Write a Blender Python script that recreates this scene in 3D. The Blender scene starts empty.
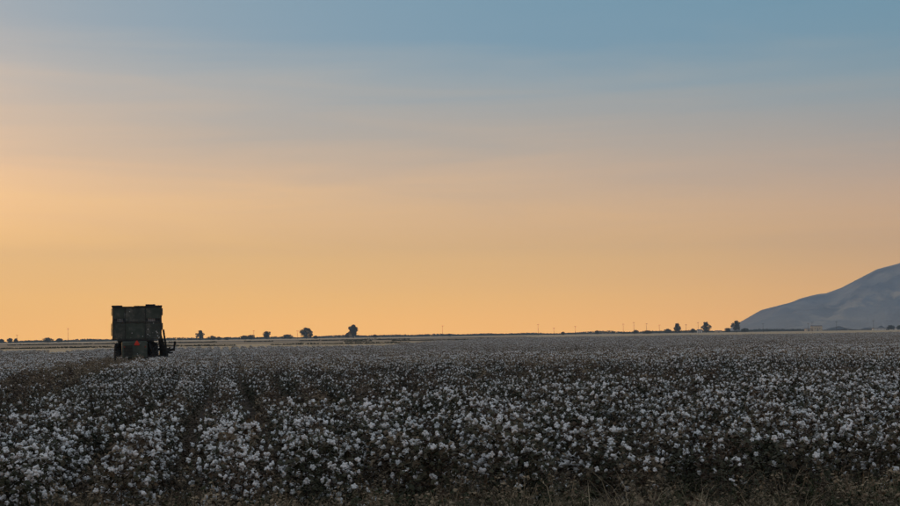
import bpy, bmesh, math, random
import numpy as np
from mathutils import Vector, Matrix, Euler, noise as mnoise

R = math.radians
sc = bpy.context.scene
col = sc.collection

# ------------------------------------------------------------------ camera
CAM_H = 2.0
F = 1250.0                       # focal length in photo pixels (900 wide)
cam_d = bpy.data.cameras.new('camera')
cam_d.lens = 50.0
cam_d.sensor_width = 36.0
cam_d.clip_start = 0.1
cam_d.clip_end = 40000
cam = bpy.data.objects.new('camera', cam_d)
col.objects.link(cam)
cam.matrix_world = (Matrix.Translation((0, 0, CAM_H)) @
                    Matrix.Rotation(R(90 + 3.75), 4, 'X') @
                    Matrix.Rotation(R(-0.86), 4, 'Z'))
sc.camera = cam

# ------------------------------------------------------------------ sky
SUN_AZ = R(-38)                  # to the left of the view, just outside the frame
SUN_EL = R(2.5)


def lin(r, g, b):
    f = lambda c: (c / 255 / 12.92) if c / 255 <= 0.04045 else ((c / 255 + 0.055) / 1.055) ** 2.4
    return (f(r), f(g), f(b))


w = bpy.data.worlds.new('World')
sc.world = w
w.use_nodes = True
nt = w.node_tree
nt.nodes.clear()
N = nt.nodes.new
L = nt.links.new


def math_node(tree, op, a, b=None, c=None, clamp=False):
    n = tree.nodes.new('ShaderNodeMath')
    n.operation = op
    n.use_clamp = clamp
    for i, v in enumerate((a, b, c)):
        if v is None:
            continue
        if isinstance(v, (int, float)):
            n.inputs[i].default_value = v
        else:
            tree.links.new(v, n.inputs[i])
    return n.outputs[0]


SKY_GAIN = 2.0
tc = N('ShaderNodeTexCoord')
sep = N('ShaderNodeSeparateXYZ')
L(tc.outputs['Generated'], sep.inputs[0])
# thin level streaks of high cloud: they shift the colour bands a little
mp = N('ShaderNodeMapping')
mp.inputs['Scale'].default_value = (1.9, 1.9, 24.0)
mp.inputs['Rotation'].default_value = (0, R(3.5), 0)
L(tc.outputs['Generated'], mp.inputs[0])
nz = N('ShaderNodeTexNoise')
nz.inputs['Scale'].default_value = 1.6
nz.inputs['Detail'].default_value = 5
nz.inputs['Roughness'].default_value = 0.55
nz.inputs['Distortion'].default_value = 0.9
L(mp.outputs[0], nz.inputs['Vector'])
streak = math_node(nt, 'MULTIPLY_ADD', math_node(nt, 'SUBTRACT', nz.outputs['Fac'], 0.5), 0.066, 0.0)
fade = math_node(nt, 'MULTIPLY', math_node(nt, 'MAXIMUM', sep.outputs['Z'], 0.0), 4.0, clamp=True)
dh0 = math_node(nt, 'ADD', math_node(nt, 'MULTIPLY', sep.outputs['X'], math.sin(SUN_AZ)),
                math_node(nt, 'MULTIPLY', sep.outputs['Y'], math.cos(SUN_AZ)))
slant = math_node(nt, 'MULTIPLY', math_node(nt, 'SUBTRACT', 0.86, dh0), 0.055)
elev = math_node(nt, 'ADD', sep.outputs['Z'], math_node(nt, 'MULTIPLY', math_node(nt, 'ADD', streak, slant), fade))
# square root spreads the low sky over the ramp
fac = math_node(nt, 'SQRT', math_node(nt, 'MAXIMUM', elev, 0.0))


def ramp(stops):
    n = N('ShaderNodeValToRGB')
    cr = n.color_ramp
    while len(cr.elements) > 1:
        cr.elements.remove(cr.elements[-1])
    first = True
    for z, c in stops:
        e = cr.elements[0] if first else cr.elements.new(math.sqrt(z))
        e.position = math.sqrt(z)
        first = False
        e.color = (*[v / SKY_GAIN for v in c], 1)
    L(fac, n.inputs[0])
    return n.outputs[0]


def mul(c, k):
    return tuple(v * k for v in c)


sun_side = ramp([
    (0.000, mul(lin(249, 177, 66), 2.80)),
    (0.012, mul(lin(249, 179, 68), 2.62)),
    (0.030, mul(lin(249, 184, 76), 2.36)),
    (0.060, mul(lin(248, 190, 95), 1.96)),
    (0.095, mul(lin(239, 189, 124), 1.52)),
    (0.130, mul(lin(216, 183, 150), 1.22)),
    (0.165, mul(lin(184, 175, 167), 1.06)),
    (0.205, lin(146, 166, 180)),
    (0.240, lin(98, 150, 181)),
    (0.300, lin(92, 146, 177)),
    (0.500, lin(150, 161, 176)),
    (1.000, lin(164, 170, 181)),
])
far_side = ramp([
    (0.000, mul(lin(220, 146, 92), 1.90)),
    (0.030, mul(lin(214, 149, 102), 1.65)),
    (0.070, mul(lin(204, 150, 118), 1.36)),
    (0.110, mul(lin(180, 148, 138), 1.14)),
    (0.145, lin(152, 148, 152)),
    (0.200, lin(112, 146, 162)),
    (0.300, lin(82, 138, 164)),
    (0.500, lin(150, 160, 174)),
    (1.000, lin(164, 170, 181)),
])
sx, sy = math.sin(SUN_AZ), math.cos(SUN_AZ)
dh = math_node(nt, 'ADD', math_node(nt, 'MULTIPLY', sep.outputs['X'], sx),
               math_node(nt, 'MULTIPLY', sep.outputs['Y'], sy))
mr = N('ShaderNodeMapRange')
mr.interpolation_type = 'SMOOTHSTEP'
mr.inputs['From Min'].default_value = -0.1
mr.inputs['From Max'].default_value = 1.05
L(dh, mr.inputs['Value'])
mix = N('ShaderNodeMix')
mix.data_type = 'RGBA'
L(mr.outputs[0], mix.inputs['Factor'])
L(far_side, mix.inputs['A'])
L(sun_side, mix.inputs['B'])
sky = N('ShaderNodeTexSky')
sky.sky_type = 'NISHITA'
sky.sun_disc = False
sky.sun_elevation = SUN_EL
sky.sun_rotation = SUN_AZ
sky.air_density = 1.0
sky.dust_density = 5.0
sky.ozone_density = 0.3
bg_n = N('ShaderNodeBackground')
bg_n.inputs['Strength'].default_value = 0.05
L(sky.outputs[0], bg_n.inputs['Color'])
bg = N('ShaderNodeBackground')
bg.inputs['Strength'].default_value = SKY_GAIN * 0.99
L(mix.outputs['Result'], bg.inputs['Color'])
add = N('ShaderNodeAddShader')
L(bg_n.outputs[0], add.inputs[0])
L(bg.outputs[0], add.inputs[1])
wo = N('ShaderNodeOutputWorld')
L(add.outputs[0], wo.inputs['Surface'])

# ------------------------------------------------------------------ sun (setting, weak and soft)
sl = bpy.data.lights.new('sun', 'SUN')
sl.energy = 1.3
sl.angle = R(8)
sl.color = (1.0, 0.62, 0.32)
sun = bpy.data.objects.new('sun', sl)
col.objects.link(sun)
sd = Vector((math.sin(SUN_AZ) * math.cos(SUN_EL), math.cos(SUN_AZ) * math.cos(SUN_EL), math.sin(SUN_EL)))
sun.rotation_euler = sd.to_track_quat('Z', 'Y').to_euler()
sun.location = sd * 200

vs = sc.view_settings
vs.view_transform = 'Standard'
vs.look = 'None'
vs.gamma = 1.0
vs.exposure = 0.0
vs.use_curve_mapping = False
sc.render.engine = 'CYCLES'
cy = sc.cycles
cy.use_denoising = True
try:
    cy.denoiser = 'OPENIMAGEDENOISE'
    cy.denoising_prefilter = 'ACCURATE'
except Exception:
    pass
cy.max_bounces = 5
cy.diffuse_bounces = 3
cy.glossy_bounces = 2
cy.transmission_bounces = 2
cy.volume_bounces = 0
cy.transparent_max_bounces = 8
cy.sample_clamp_indirect = 4.0


# ------------------------------------------------------------------ helpers
def tag(o, label=None, cat=None, group=None, kind=None):
    if label:
        o['label'] = label
    if cat:
        o['category'] = cat
    if group:
        o['group'] = group
    if kind:
        o['kind'] = kind
    return o


def link(o, parent=None):
    col.objects.link(o)
    if parent is not None:
        o.parent = parent
    return o


def empty(name, loc=(0, 0, 0), rz=0.0, s=1.0):
    o = bpy.data.objects.new(name, None)
    o.empty_display_size = 0.2
    o.location = loc
    o.rotation_euler = (0, 0, rz)
    o.scale = (s, s, s)
    return link(o)


def frame_of(d):
    d = d.normalized()
    a = Vector((0, 0, 1)) if abs(d.z) < 0.9 else Vector((1, 0, 0))
    u = d.cross(a).normalized()
    return u, d.cross(u).normalized()


class MB:
    """collects shapes and builds them as one mesh"""

    def __init__(s):
        s.v = []
        s.f = []
        s.m = []
        s.mat = 0

    def add(s, vs, fs):
        b = len(s.v)
        s.v += [tuple(p) for p in vs]
        for f in fs:
            s.f.append(tuple(i + b for i in f))
            s.m.append(s.mat)

    def box(s, x0, x1, y0, y1, z0, z1, mat=None, bevel=0.0):
        P = [Vector((x, y, z)) for z in (z0, z1) for y in (y0, y1) for x in (x0, x1)]
        Fc = [(0, 2, 3, 1), (4, 5, 7, 6), (0, 1, 5, 4), (2, 6, 7, 3), (0, 4, 6, 2), (1, 3, 7, 5)]
        if bevel > 0:
            bm = bmesh.new()
            bv = [bm.verts.new(p) for p in P]
            for f in Fc:
                bm.faces.new([bv[i] for i in f])
            bmesh.ops.bevel(bm, geom=list(bm.edges), offset=bevel, segments=1, affect='EDGES')
            bm.verts.index_update()
            P = [v.co.copy() for v in bm.verts]
            Fc = [[v.index for v in f.verts] for f in bm.faces]
            bm.free()
        if mat is not None:
            P = [mat @ p for p in P]
        s.add(P, Fc)
        return s

    def tube(s, pts, rad, n=5, cap=True):
        pts = [Vector(p) for p in pts]
        if not isinstance(rad, (list, tuple)):
            rad = [rad] * len(pts)
        vs = []
        for i, p in enumerate(pts):
            d = pts[min(i + 1, len(pts) - 1)] - pts[max(i - 1, 0)]
            u, v = frame_of(d)
            for k in range(n):
                a = 2 * math.pi * k / n
                vs.append(p + (u * math.cos(a) + v * math.sin(a)) * rad[i])
        fs = []
        for i in range(len(pts) - 1):
            for k in range(n):
                k2 = (k + 1) % n
                fs.append((i * n + k, i * n + k2, (i + 1) * n + k2, (i + 1) * n + k))
        if cap:
            fs.append(tuple(range(n))[::-1])
            fs.append(tuple((len(pts) - 1) * n + k for k in range(n)))
        s.add(vs, fs)
        return s

    def bar(s, a, b, w_, h_=None):
        """a square bar from a to b"""
        a, b = Vector(a), Vector(b)
        u, v = frame_of(b - a)
        h_ = h_ or w_
        vs = []
        for p in (a, b):
            for q, r_ in ((-1, -1), (1, -1), (1, 1), (-1, 1)):
                vs.append(p + u * q * w_ / 2 + v * r_ * h_ / 2)
        s.add(vs, [(0, 3, 2, 1), (4, 5, 6, 7), (0, 1, 5, 4), (1, 2, 6, 5), (2, 3, 7, 6), (3, 0, 4, 7)])
        return s

    def lathe(s, prof, axis='X', n=24, c=(0, 0, 0)):
        vs = []
        for r_, h in prof:
            for k in range(n):
                a = 2 * math.pi * k / n
                p = (h, r_ * math.cos(a), r_ * math.sin(a)) if axis == 'X' else (r_ * math.cos(a), r_ * math.sin(a), h)
                vs.append((p[0] + c[0], p[1] + c[1], p[2] + c[2]))
        fs = []
        m = len(prof)
        for i in range(m - 1):
            for k in range(n):
                k2 = (k + 1) % n
                fs.append((i * n + k, i * n + k2, (i + 1) * n + k2, (i + 1) * n + k))
        fs.append(tuple(range(n))[::-1])
        fs.append(tuple((m - 1) * n + k for k in range(n)))
        s.add(vs, fs)
        return s

    def mesh(s, name, mats, smooth=False):
        me = bpy.data.meshes.new(name)
        me.from_pydata(s.v, [], s.f)
        for m in (mats if isinstance(mats, (list, tuple)) else [mats]):
            me.materials.append(m)
        me.polygons.foreach_set('material_index', s.m)
        if smooth:
            me.polygons.foreach_set('use_smooth', [True] * len(s.f))
        me.update()
        return me

    def build(s, name, mats, parent=None, smooth=False):
        o = bpy.data.objects.new(name, s.mesh(name, mats, smooth))
        return link(o, parent)


def ico(sub):
    bm = bmesh.new()
    bmesh.ops.create_icosphere(bm, subdivisions=sub, radius=1.0)
    bm.verts.index_update()
    V = [v.co.copy() for v in bm.verts]
    Fc = [tuple(v.index for v in f.verts) for f in bm.faces]
    bm.free()
    return V, Fc


# ------------------------------------------------------------------ materials
def new_mat(name, rough=0.9, spec=0.2):
    m = bpy.data.materials.new(name)
    m.use_nodes = True
    t = m.node_tree
    p = t.nodes['Principled BSDF']
    p.inputs['Roughness'].default_value = rough
    p.inputs['Specular IOR Level'].default_value = spec
    return m, t, p


def noise_ramp(t, scale, stops, detail=4, coord='Object', stretch=None, rough=0.6, rand=0.0):
    tcn = t.nodes.new('ShaderNodeTexCoord')
    v = tcn.outputs[coord]
    if stretch:
        mpn = t.nodes.new('ShaderNodeMapping')
        mpn.inputs['Scale'].default_value = stretch
        t.links.new(v, mpn.inputs[0])
        v = mpn.outputs[0]
    n = t.nodes.new('ShaderNodeTexNoise')
    n.inputs['Scale'].default_value = scale
    n.inputs['Detail'].default_value = detail
    n.inputs['Roughness'].default_value = rough
    t.links.new(v, n.inputs['Vector'])
    f = n.outputs['Fac']
    if rand:
        oi = t.nodes.new('ShaderNodeObjectInfo')
        f = math_node(t, 'ADD', f, math_node(t, 'MULTIPLY', math_node(t, 'SUBTRACT', oi.outputs['Random'], 0.5), rand))
    r_ = t.nodes.new('ShaderNodeValToRGB')
    while len(r_.color_ramp.elements) > 1:
        r_.color_ramp.elements.remove(r_.color_ramp.elements[-1])
    for i, (q, c) in enumerate(stops):
        e = r_.color_ramp.elements[0] if i == 0 else r_.color_ramp.elements.new(q)
        e.position = q
        e.color = (*c, 1)
    t.links.new(f, r_.inputs[0])
    return r_.outputs[0], n


def bump(t, p, scale, strength, dist=0.02):
    n = t.nodes.new('ShaderNodeTexNoise')
    n.inputs['Scale'].default_value = scale
    n.inputs['Detail'].default_value = 5
    tcn = t.nodes.new('ShaderNodeTexCoord')
    t.links.new(tcn.outputs['Object'], n.inputs['Vector'])
    b = t.nodes.new('ShaderNodeBump')
    b.inputs['Strength'].default_value = strength
    b.inputs['Distance'].default_value = dist
    t.links.new(n.outputs['Fac'], b.inputs['Height'])
    t.links.new(b.outputs[0], p.inputs['Normal'])


def mat_noise(name, scale, stops, rough=0.9, spec=0.2, bumps=None, **kw):
    m, t, p = new_mat(name, rough, spec)
    c, _ = noise_ramp(t, scale, stops, **kw)
    t.links.new(c, p.inputs['Base Color'])
    if bumps:
        bump(t, p, *bumps)
    return m


M = {}
M['cotton'] = mat_noise('cotton_lint', 38, [(0.25, (0.62, 0.60, 0.57)), (0.5, (0.80, 0.79, 0.77)), (0.8, (0.86, 0.85, 0.84))],
                        rough=1.0, spec=0.05, bumps=(140, 0.5, 0.01), rand=0.12)
M['bur'] = mat_noise('dry_bur', 20, [(0.3, (0.045, 0.028, 0.018)), (0.7, (0.12, 0.075, 0.045))], rand=0.2)
M['stem'] = mat_noise('cotton_stem', 12, [(0.3, (0.035, 0.024, 0.018)), (0.7, (0.085, 0.055, 0.038))], rand=0.2)
M['leaf'] = mat_noise('cotton_leaf', 7, [(0.26, (0.034, 0.037, 0.020)), (0.46, (0.062, 0.060, 0.034)), (0.58, (0.10, 0.076, 0.048)), (0.76, (0.24, 0.18, 0.115))],
                      rough=0.8, spec=0.25, rand=0.25, detail=6)
M['leaf_dry'] = mat_noise('dry_leaf', 7, [(0.28, (0.050, 0.037, 0.026)), (0.5, (0.094, 0.068, 0.045)), (0.78, (0.22, 0.16, 0.105))],
                          rough=0.85, spec=0.2, rand=0.25, detail=6)
M['leaf_far'] = mat_noise('tan_leaf', 7, [(0.28, (0.11, 0.080, 0.050)), (0.5, (0.22, 0.163, 0.103)), (0.78, (0.40, 0.31, 0.20))],
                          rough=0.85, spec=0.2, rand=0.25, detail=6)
M['grass'] = mat_noise('dry_grass', 3, [(0.26, (0.06, 0.06, 0.03)), (0.45, (0.14, 0.11, 0.062)), (0.6, (0.27, 0.20, 0.12)), (0.8, (0.46, 0.36, 0.23))],
                       rough=0.85, rand=0.55, detail=5)
M['weed'] = mat_noise('green_weed', 3, [(0.3, (0.030, 0.038, 0.016)), (0.7, (0.075, 0.078, 0.036))], rand=0.3)
M['soil'] = mat_noise('field_soil', 0.9, [(0.3, (0.050, 0.037, 0.027)), (0.5, (0.085, 0.062, 0.044)), (0.75, (0.13, 0.098, 0.070))],
                      detail=9, bumps=(6, 0.9, 0.08))
M['tan'] = mat_noise('dry_stubble', 0.02, [(0.3, (0.34, 0.235, 0.13)), (0.5, (0.52, 0.37, 0.21)), (0.7, (0.62, 0.46, 0.28))],
                     detail=10, rough=0.95, stretch=(1, 4, 1))
M['tan_dark'] = mat_noise('fallow_field', 0.02, [(0.3, (0.18, 0.13, 0.08)), (0.5, (0.30, 0.215, 0.13)), (0.7, (0.44, 0.32, 0.20))],
                          detail=10, rough=0.95, stretch=(1, 4, 1))
M['tree_leaf'] = mat_noise('tree_leaf', 0.4, [(0.3, (0.022, 0.030, 0.014)), (0.6, (0.05, 0.056, 0.026)), (0.8, (0.085, 0.080, 0.038))], rand=0.15)
M['tree_dry'] = mat_noise('tree_leaf_dry', 0.4, [(0.3, (0.045, 0.042, 0.024)), (0.6, (0.09, 0.080, 0.045)), (0.8, (0.15, 0.12, 0.07))], rand=0.15)
M['bark'] = mat_noise('bark', 3, [(0.3, (0.05, 0.04, 0.03)), (0.7, (0.12, 0.10, 0.08))])
M['wood'] = mat_noise('pole_wood', 2, [(0.3, (0.06, 0.05, 0.04)), (0.7, (0.12, 0.10, 0.08))])
M['steel'] = mat_noise('grey_steel', 4, [(0.3, (0.14, 0.14, 0.14)), (0.7, (0.25, 0.25, 0.25))], rough=0.6)
M['plaster'] = mat_noise('beige_plaster', 0.6, [(0.3, (0.50, 0.40, 0.28)), (0.7, (0.66, 0.55, 0.40))])
M['white_wall'] = mat_noise('white_wall', 0.6, [(0.3, (0.62, 0.60, 0.57)), (0.7, (0.76, 0.74, 0.70))])
M['roof'] = mat_noise('grey_roof', 0.8, [(0.3, (0.16, 0.14, 0.13)), (0.7, (0.27, 0.24, 0.22))])
M['dark_glass'] = mat_noise('dark_window', 1, [(0.3, (0.02, 0.02, 0.022)), (0.7, (0.035, 0.035, 0.04))], rough=0.15, spec=0.5)
# harvester
M['green'] = mat_noise('worn_green_paint', 2.4, [(0.28, (0.036, 0.040, 0.032)), (0.47, (0.052, 0.066, 0.049)), (0.6, (0.078, 0.090, 0.070)), (0.74, (0.19, 0.17, 0.135))],
                       rough=0.6, spec=0.3, detail=8)
M['green2'] = mat_noise('dusty_green_sheet', 3.1, [(0.28, (0.042, 0.044, 0.038)), (0.5, (0.070, 0.078, 0.064)), (0.72, (0.18, 0.165, 0.135))],
                        rough=0.7, spec=0.25, detail=8)
M['black'] = mat_noise('black_steel', 5, [(0.3, (0.012, 0.012, 0.012)), (0.7, (0.032, 0.030, 0.027))], rough=0.7)
M['frame'] = mat_noise('dusty_frame', 4, [(0.3, (0.022, 0.024, 0.021)), (0.7, (0.060, 0.058, 0.050))], rough=0.7)
M['rubber'] = mat_noise('tyre_rubber', 6, [(0.3, (0.012, 0.012, 0.012)), (0.7, (0.035, 0.030, 0.026))], rough=0.9)
M['rim'] = mat_noise('yellow_rim', 5, [(0.3, (0.22, 0.15, 0.03)), (0.7, (0.36, 0.26, 0.06))], rough=0.6)
M['red'] = mat_noise('red_reflector', 9, [(0.3, (0.62, 0.035, 0.02)), (0.7, (0.80, 0.06, 0.035))], rough=0.4)
M['tail'] = mat_noise('dusty_lamp', 9, [(0.3, (0.16, 0.03, 0.02)), (0.7, (0.24, 0.06, 0.04))], rough=0.4)
M['orange'] = mat_noise('orange_fluorescent', 9, [(0.3, (0.62, 0.045, 0.02)), (0.7, (0.72, 0.07, 0.03))], rough=0.5)

# mountain: dry scrub slopes, paler rock ribs, haze blue and hazy foot painted into the colour
m, t, p = new_mat('mountain_rock', 1.0, 0.0)
c1, _ = noise_ramp(t, 0.006, [(0.36, (0.085, 0.115, 0.155)), (0.5, (0.155, 0.185, 0.225)), (0.64, (0.30, 0.30, 0.30))], detail=9)  # bluish tones put the distance haze into the slope colour
c2, _ = noise_ramp(t, 0.012, [(0.47, (0, 0, 0)), (0.60, (1, 1, 1))], detail=8, stretch=(1, 1, 1.6))
g = t.nodes.new('ShaderNodeNewGeometry')
sp = t.nodes.new('ShaderNodeSeparateXYZ')
t.links.new(g.outputs['Position'], sp.inputs[0])
# a bed of pale rock that climbs the slope to the right
bed = math_node(t, 'SUBTRACT', sp.outputs['Z'], math_node(t, 'MULTIPLY_ADD', sp.outputs['X'], 0.31, 97 - 1440 * 0.31))
bed = math_node(t, 'SUBTRACT', 1.0, math_node(t, 'DIVIDE', math_node(t, 'ABSOLUTE', bed), 44.0), clamp=True)
c2 = math_node(t, 'MULTIPLY', c2, math_node(t, 'MULTIPLY_ADD', bed, 0.85, 0.15))
mx = t.nodes.new('ShaderNodeMix')
mx.data_type = 'RGBA'
mx.inputs['B'].default_value = (0.62, 0.50, 0.38, 1)
t.links.new(math_node(t, 'MULTIPLY', c2, 1.0), mx.inputs['Factor'])
t.links.new(c1, mx.inputs['A'])
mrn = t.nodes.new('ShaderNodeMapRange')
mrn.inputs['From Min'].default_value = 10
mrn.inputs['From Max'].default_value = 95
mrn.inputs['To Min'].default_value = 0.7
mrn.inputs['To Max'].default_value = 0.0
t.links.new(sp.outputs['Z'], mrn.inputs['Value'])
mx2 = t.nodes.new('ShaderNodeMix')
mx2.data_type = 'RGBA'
mx2.inputs['B'].default_value = (0.42, 0.34, 0.26, 1)  # paler towards the foot, imitating haze lying there
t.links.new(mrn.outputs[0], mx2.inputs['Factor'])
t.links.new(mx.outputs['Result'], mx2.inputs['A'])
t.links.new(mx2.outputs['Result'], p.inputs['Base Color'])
bump(t, p, 0.02, 0.8, 30)
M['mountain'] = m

# air
m = bpy.data.materials.new('haze_air')
m.use_nodes = True
t = m.node_tree
t.nodes.clear()
pv = t.nodes.new('ShaderNodeVolumePrincipled')
pv.inputs['Color'].default_value = (0.64, 0.82, 1.0, 1)
pv.inputs['Density'].default_value = 0.000165
pv.inputs['Anisotropy'].default_value = 0.0
mo = t.nodes.new('ShaderNodeOutputMaterial')
t.links.new(pv.outputs[0], mo.inputs['Volume'])
M['haze'] = m


# ------------------------------------------------------------------ where things stand
def at_px(px, dist):
    """ground point in the direction of photo column px, dist metres ahead"""
    return Vector(((px - 450) / F * dist, dist, 0.0))


ROW_DIR = Vector((-0.18, 1.0, 0)).normalized()        # the cotton rows run away to the left
ROW_PERP = Vector((ROW_DIR.y, -ROW_DIR.x, 0))
ROW_GAP = 1.0
PICKER = at_px(136, 80)


def front_edge(x):
    return 12.3 + 0.13 * x


# ------------------------------------------------------------------ ground
def sheet(name, quads, mat, z=0.0, kind='structure'):
    b = MB()
    for q in quads:
        b.add([(x, y, z) for x, y in q], [(0, 1, 2, 3)])
    o = b.build(name, mat)
    return tag(o, kind=kind)


def ground():
    """one sheet to the horizon, finer and gently uneven near the viewer"""
    def axis(near, far, step, k):
        out = [0.0]
        s = step
        while out[-1] < far:
            out.append(min(out[-1] + s, far))
            if out[-1] > near:
                s *= k
        return out
    ax = axis(20, 6400, 1.0, 1.35)
    xs = sorted(set([-a for a in ax] + ax))
    ys = sorted(set([-a for a in axis(5, 600, 2.0, 1.6)] + axis(35, 6400, 0.8, 1.3)))
    vs = []
    for y in ys:
        for x in xs:
            r_ = math.hypot(x, y)
            z = 0.0
            if r_ < 60:
                z = (mnoise.noise(Vector((x * 0.3, y * 0.3, 0))) * 0.05 +
                     mnoise.noise(Vector((x * 1.1, y * 1.1, 3))) * 0.03) * max(0, 1 - r_ / 60)
            vs.append((x, y, z))
    nx = len(xs)
    fs = [(j * nx + i, j * nx + i + 1, (j + 1) * nx + i + 1, (j + 1) * nx + i)
          for j in range(len(ys) - 1) for i in range(nx - 1)]
    b = MB()
    b.add(vs, fs)
    tag(b.build('ground', M['soil'], smooth=True), kind='structure')


ground()


def strip(y0, y1, xl, xr):
    return [((xl * y0, y0), (xr * y0, y0), (xr * y1, y1), (xl * y1, y1))]


# far fields: stubble and fallow land beyond the cotton
sheet('stubble_field', strip(150, 420, -0.75, -0.06) + [((-9.0, 150), (20.5, 342), (25.2, 420), (-25.2, 420))], M['tan'], 0.004)
sheet('fallow_field', strip(425, 760, -0.75, 0.30), M['tan_dark'], 0.004)
sheet('dry_field', strip(345, 900, 0.06, 0.75), M['tan'], 0.010)
sheet('far_plain', strip(905, 5000, -0.8, 0.8), M['tan'], 0.004)


# strips already cleared, running along the rows left of the harvester
strip_c = ROW_PERP.dot(PICKER)
BARE = [(-15.0, -9.5), (-29.0, -21.5)]
for a, b_ in BARE:
    q0, q1 = ROW_PERP * (strip_c + a), ROW_PERP * (strip_c + b_)
    r0, r1 = ROW_DIR * 45, ROW_DIR * 149
    sheet('cleared_strip', [[(v.x, v.y) for v in (q0 + r0, q1 + r0, q1 + r1, q0 + r1)]], M['tan'], 0.008)


# ------------------------------------------------------------------ mountain
def mountain():
    prof = [(690, 0), (724, 0.5), (740, 10), (760, 21), (790, 28), (800, 32), (815, 36), (825, 36.5), (841, 42),
            (861, 52), (877, 60), (898, 65), (930, 76), (975, 84), (1010, 78), (1060, 60), (1120, 45), (1200, 22),
            (1300, 6), (1400, 0)]
    px = [q[0] for q in prof]
    ph = [q[1] for q in prof]
    D0 = 5000.0
    na, nd = 300, 110
    y0, y1 = 3900.0, 6100.0
    vs = []
    for j in range(nd):
        y = y0 + (y1 - y0) * j / (nd - 1)
        for i in range(na):
            a = 690 + (1400 - 690) * i / (na - 1)
            x = (a - 450) / F * y
            h = float(np.interp(a, px, ph)) / F * D0
            d = (y - D0) / (1100 if y < D0 else 1000)
            # smooth shoulder towards the plain, spurs running out from the ridge
            s = max(0.0, 1 - abs(d))
            s = s * s * (3 - 2 * s) * 0.55 + s * 0.45
            n1 = 1 - abs(mnoise.noise(Vector((x / 420, y / 900, 1.3)))) * 2
            n2 = 1 - abs(mnoise.noise(Vector((x / 170, y / 380, 5.1)))) * 2
            n3 = mnoise.fractal(Vector((x / 90, y / 90, 2.2)), 1.0, 2.0, 5)
            front = 1 - s
            rough = h * front * s * (1.15 * n1 + 0.6 * n2) + (0.03 + 0.11 * front) * h * n3
            z = h * s + rough
            if y > D0:
                z = min(z, h * (0.985 + 0.022 * n3) * y / D0)
            else:
                z = min(z, h * (0.90 + 0.1 * s) * y / D0)
            vs.append((x, y, max(z, 0) - 0.6))
    fs = [(j * na + i, j * na + i + 1, (j + 1) * na + i + 1, (j + 1) * na + i) for j in range(nd - 1) for i in range(na - 1)]
    b = MB()
    b.add(vs, fs)
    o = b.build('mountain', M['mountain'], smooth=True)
    tag(o, kind='structure')


mountain()


# ------------------------------------------------------------------ trees and scrub on the horizon
def leaf_cards(b, rnd, c, r_, n, size, flat=1.0):
    """small leaf-sprays spread through a clump, denser to its outside"""
    for _ in range(n):
        d = Vector((rnd.gauss(0, 1), rnd.gauss(0, 1), rnd.gauss(0, 1))).normalized()
        q = c + Vector((d.x * r_[0], d.y * r_[1], d.z * r_[2])) * (rnd.random() ** 0.4)
        u = Vector((rnd.gauss(0, 1), rnd.gauss(0, 1), rnd.gauss(0, 1) * flat)).normalized()
        v = u.orthogonal().normalized()
        s = size * rnd.uniform(0.5, 1.2)
        b.add([q - u * s, q - v * s * 0.45, q + u * s, q + v * s * 0.45], [(0, 1, 2, 3)])


def tree(name, px, dist, h, wid, label, group, seed, trunk_frac=0.25, mat='tree_leaf', cards=2600, shape=None):
    rnd = random.Random(seed)
    h *= 1.12
    wid *= 1.08
    root = empty(name, at_px(px, dist))
    tb = MB()
    top = Vector((rnd.uniform(-.05, .05) * h, 0, h * 0.72))
    pts = [Vector((0, 0, -0.2)), Vector((0.01 * h, 0, h * trunk_frac)), top * 0.75, top]
    tr = max(0.12, h * 0.03)
    tb.tube(pts, [tr, tr * 0.8, tr * 0.45, tr * 0.15], 7)
    cb = MB()
    z0 = h * trunk_frac
    nclump = 24
    for k in range(nclump):
        f = (k + 0.5) / nclump
        zc = z0 + (h - z0) * (0.12 + 0.78 * f)
        prof = math.sin(math.pi * (0.16 + 0.74 * f)) if shape is None else shape(f)
        a = k * 2.4 + rnd.uniform(-.5, .5)
        rr = wid * 0.5 * prof * rnd.uniform(0.15, 0.85)
        c = Vector((math.cos(a) * rr, math.sin(a) * rr, zc))
        s = Vector((c.x * 0.2, c.y * 0.2, z0 * 0.7 + (zc - z0) * 0.5))
        tb.tube([s, s.lerp(c, 0.6) + Vector((0, 0, 0.02 * h)), c], [tr * 0.35, tr * 0.2, tr * 0.08], 5)
        rs = max(0.09 * wid, wid * 0.17 * prof * rnd.uniform(0.6, 1.5))
        leaf_cards(cb, rnd, c, (rs, rs, rs * rnd.uniform(0.6, 0.95) * min(1.4, max(0.7, h / wid))), cards // nclump, max(0.42, h * 0.05))
    tb.build('trunk', M['bark'], root, smooth=True)
    cb.build('crown', M[mat], root)
    tag(root, label, 'tree' if 'tree' in name else 'bush', group)
    return root


G_T = 'trees on the horizon'
G_B = 'bushes on the horizon'
mpp = lambda d: d / F      # metres for one photo pixel at distance d
TD = 1400
k_ = mpp(TD)
round_top = lambda f: math.sqrt(max(0.08, 1 - ((f - 0.40) / 0.62) ** 2))
tree('roadside_tree', 199.5, TD, 9.5 * k_, 8.2 * k_, 'narrow upright tree, first one right of the harvester', G_T, 1, 0.08, shape=round_top)
tree('spreading_tree', 266, TD, 7.5 * k_, 10.0 * k_, 'small flat-topped tree left of the large round bush', G_T, 2, 0.15, shape=lambda f: (0.55 + 0.5 * f) if f < 0.8 else 0.7)
tree('round_tree', 305.5, TD, 10.3 * k_, 13.0 * k_, 'wide dome-shaped tree low to the ground, left of the tall oval tree', G_T, 3, 0.08, shape=round_top, cards=3200)
tree('oval_tree', 352.5, TD, 12.5 * k_, 10.0 * k_, 'tallest oval tree near the middle left of the horizon', G_T, 4, 0.12, shape=round_top, cards=3200)
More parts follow.
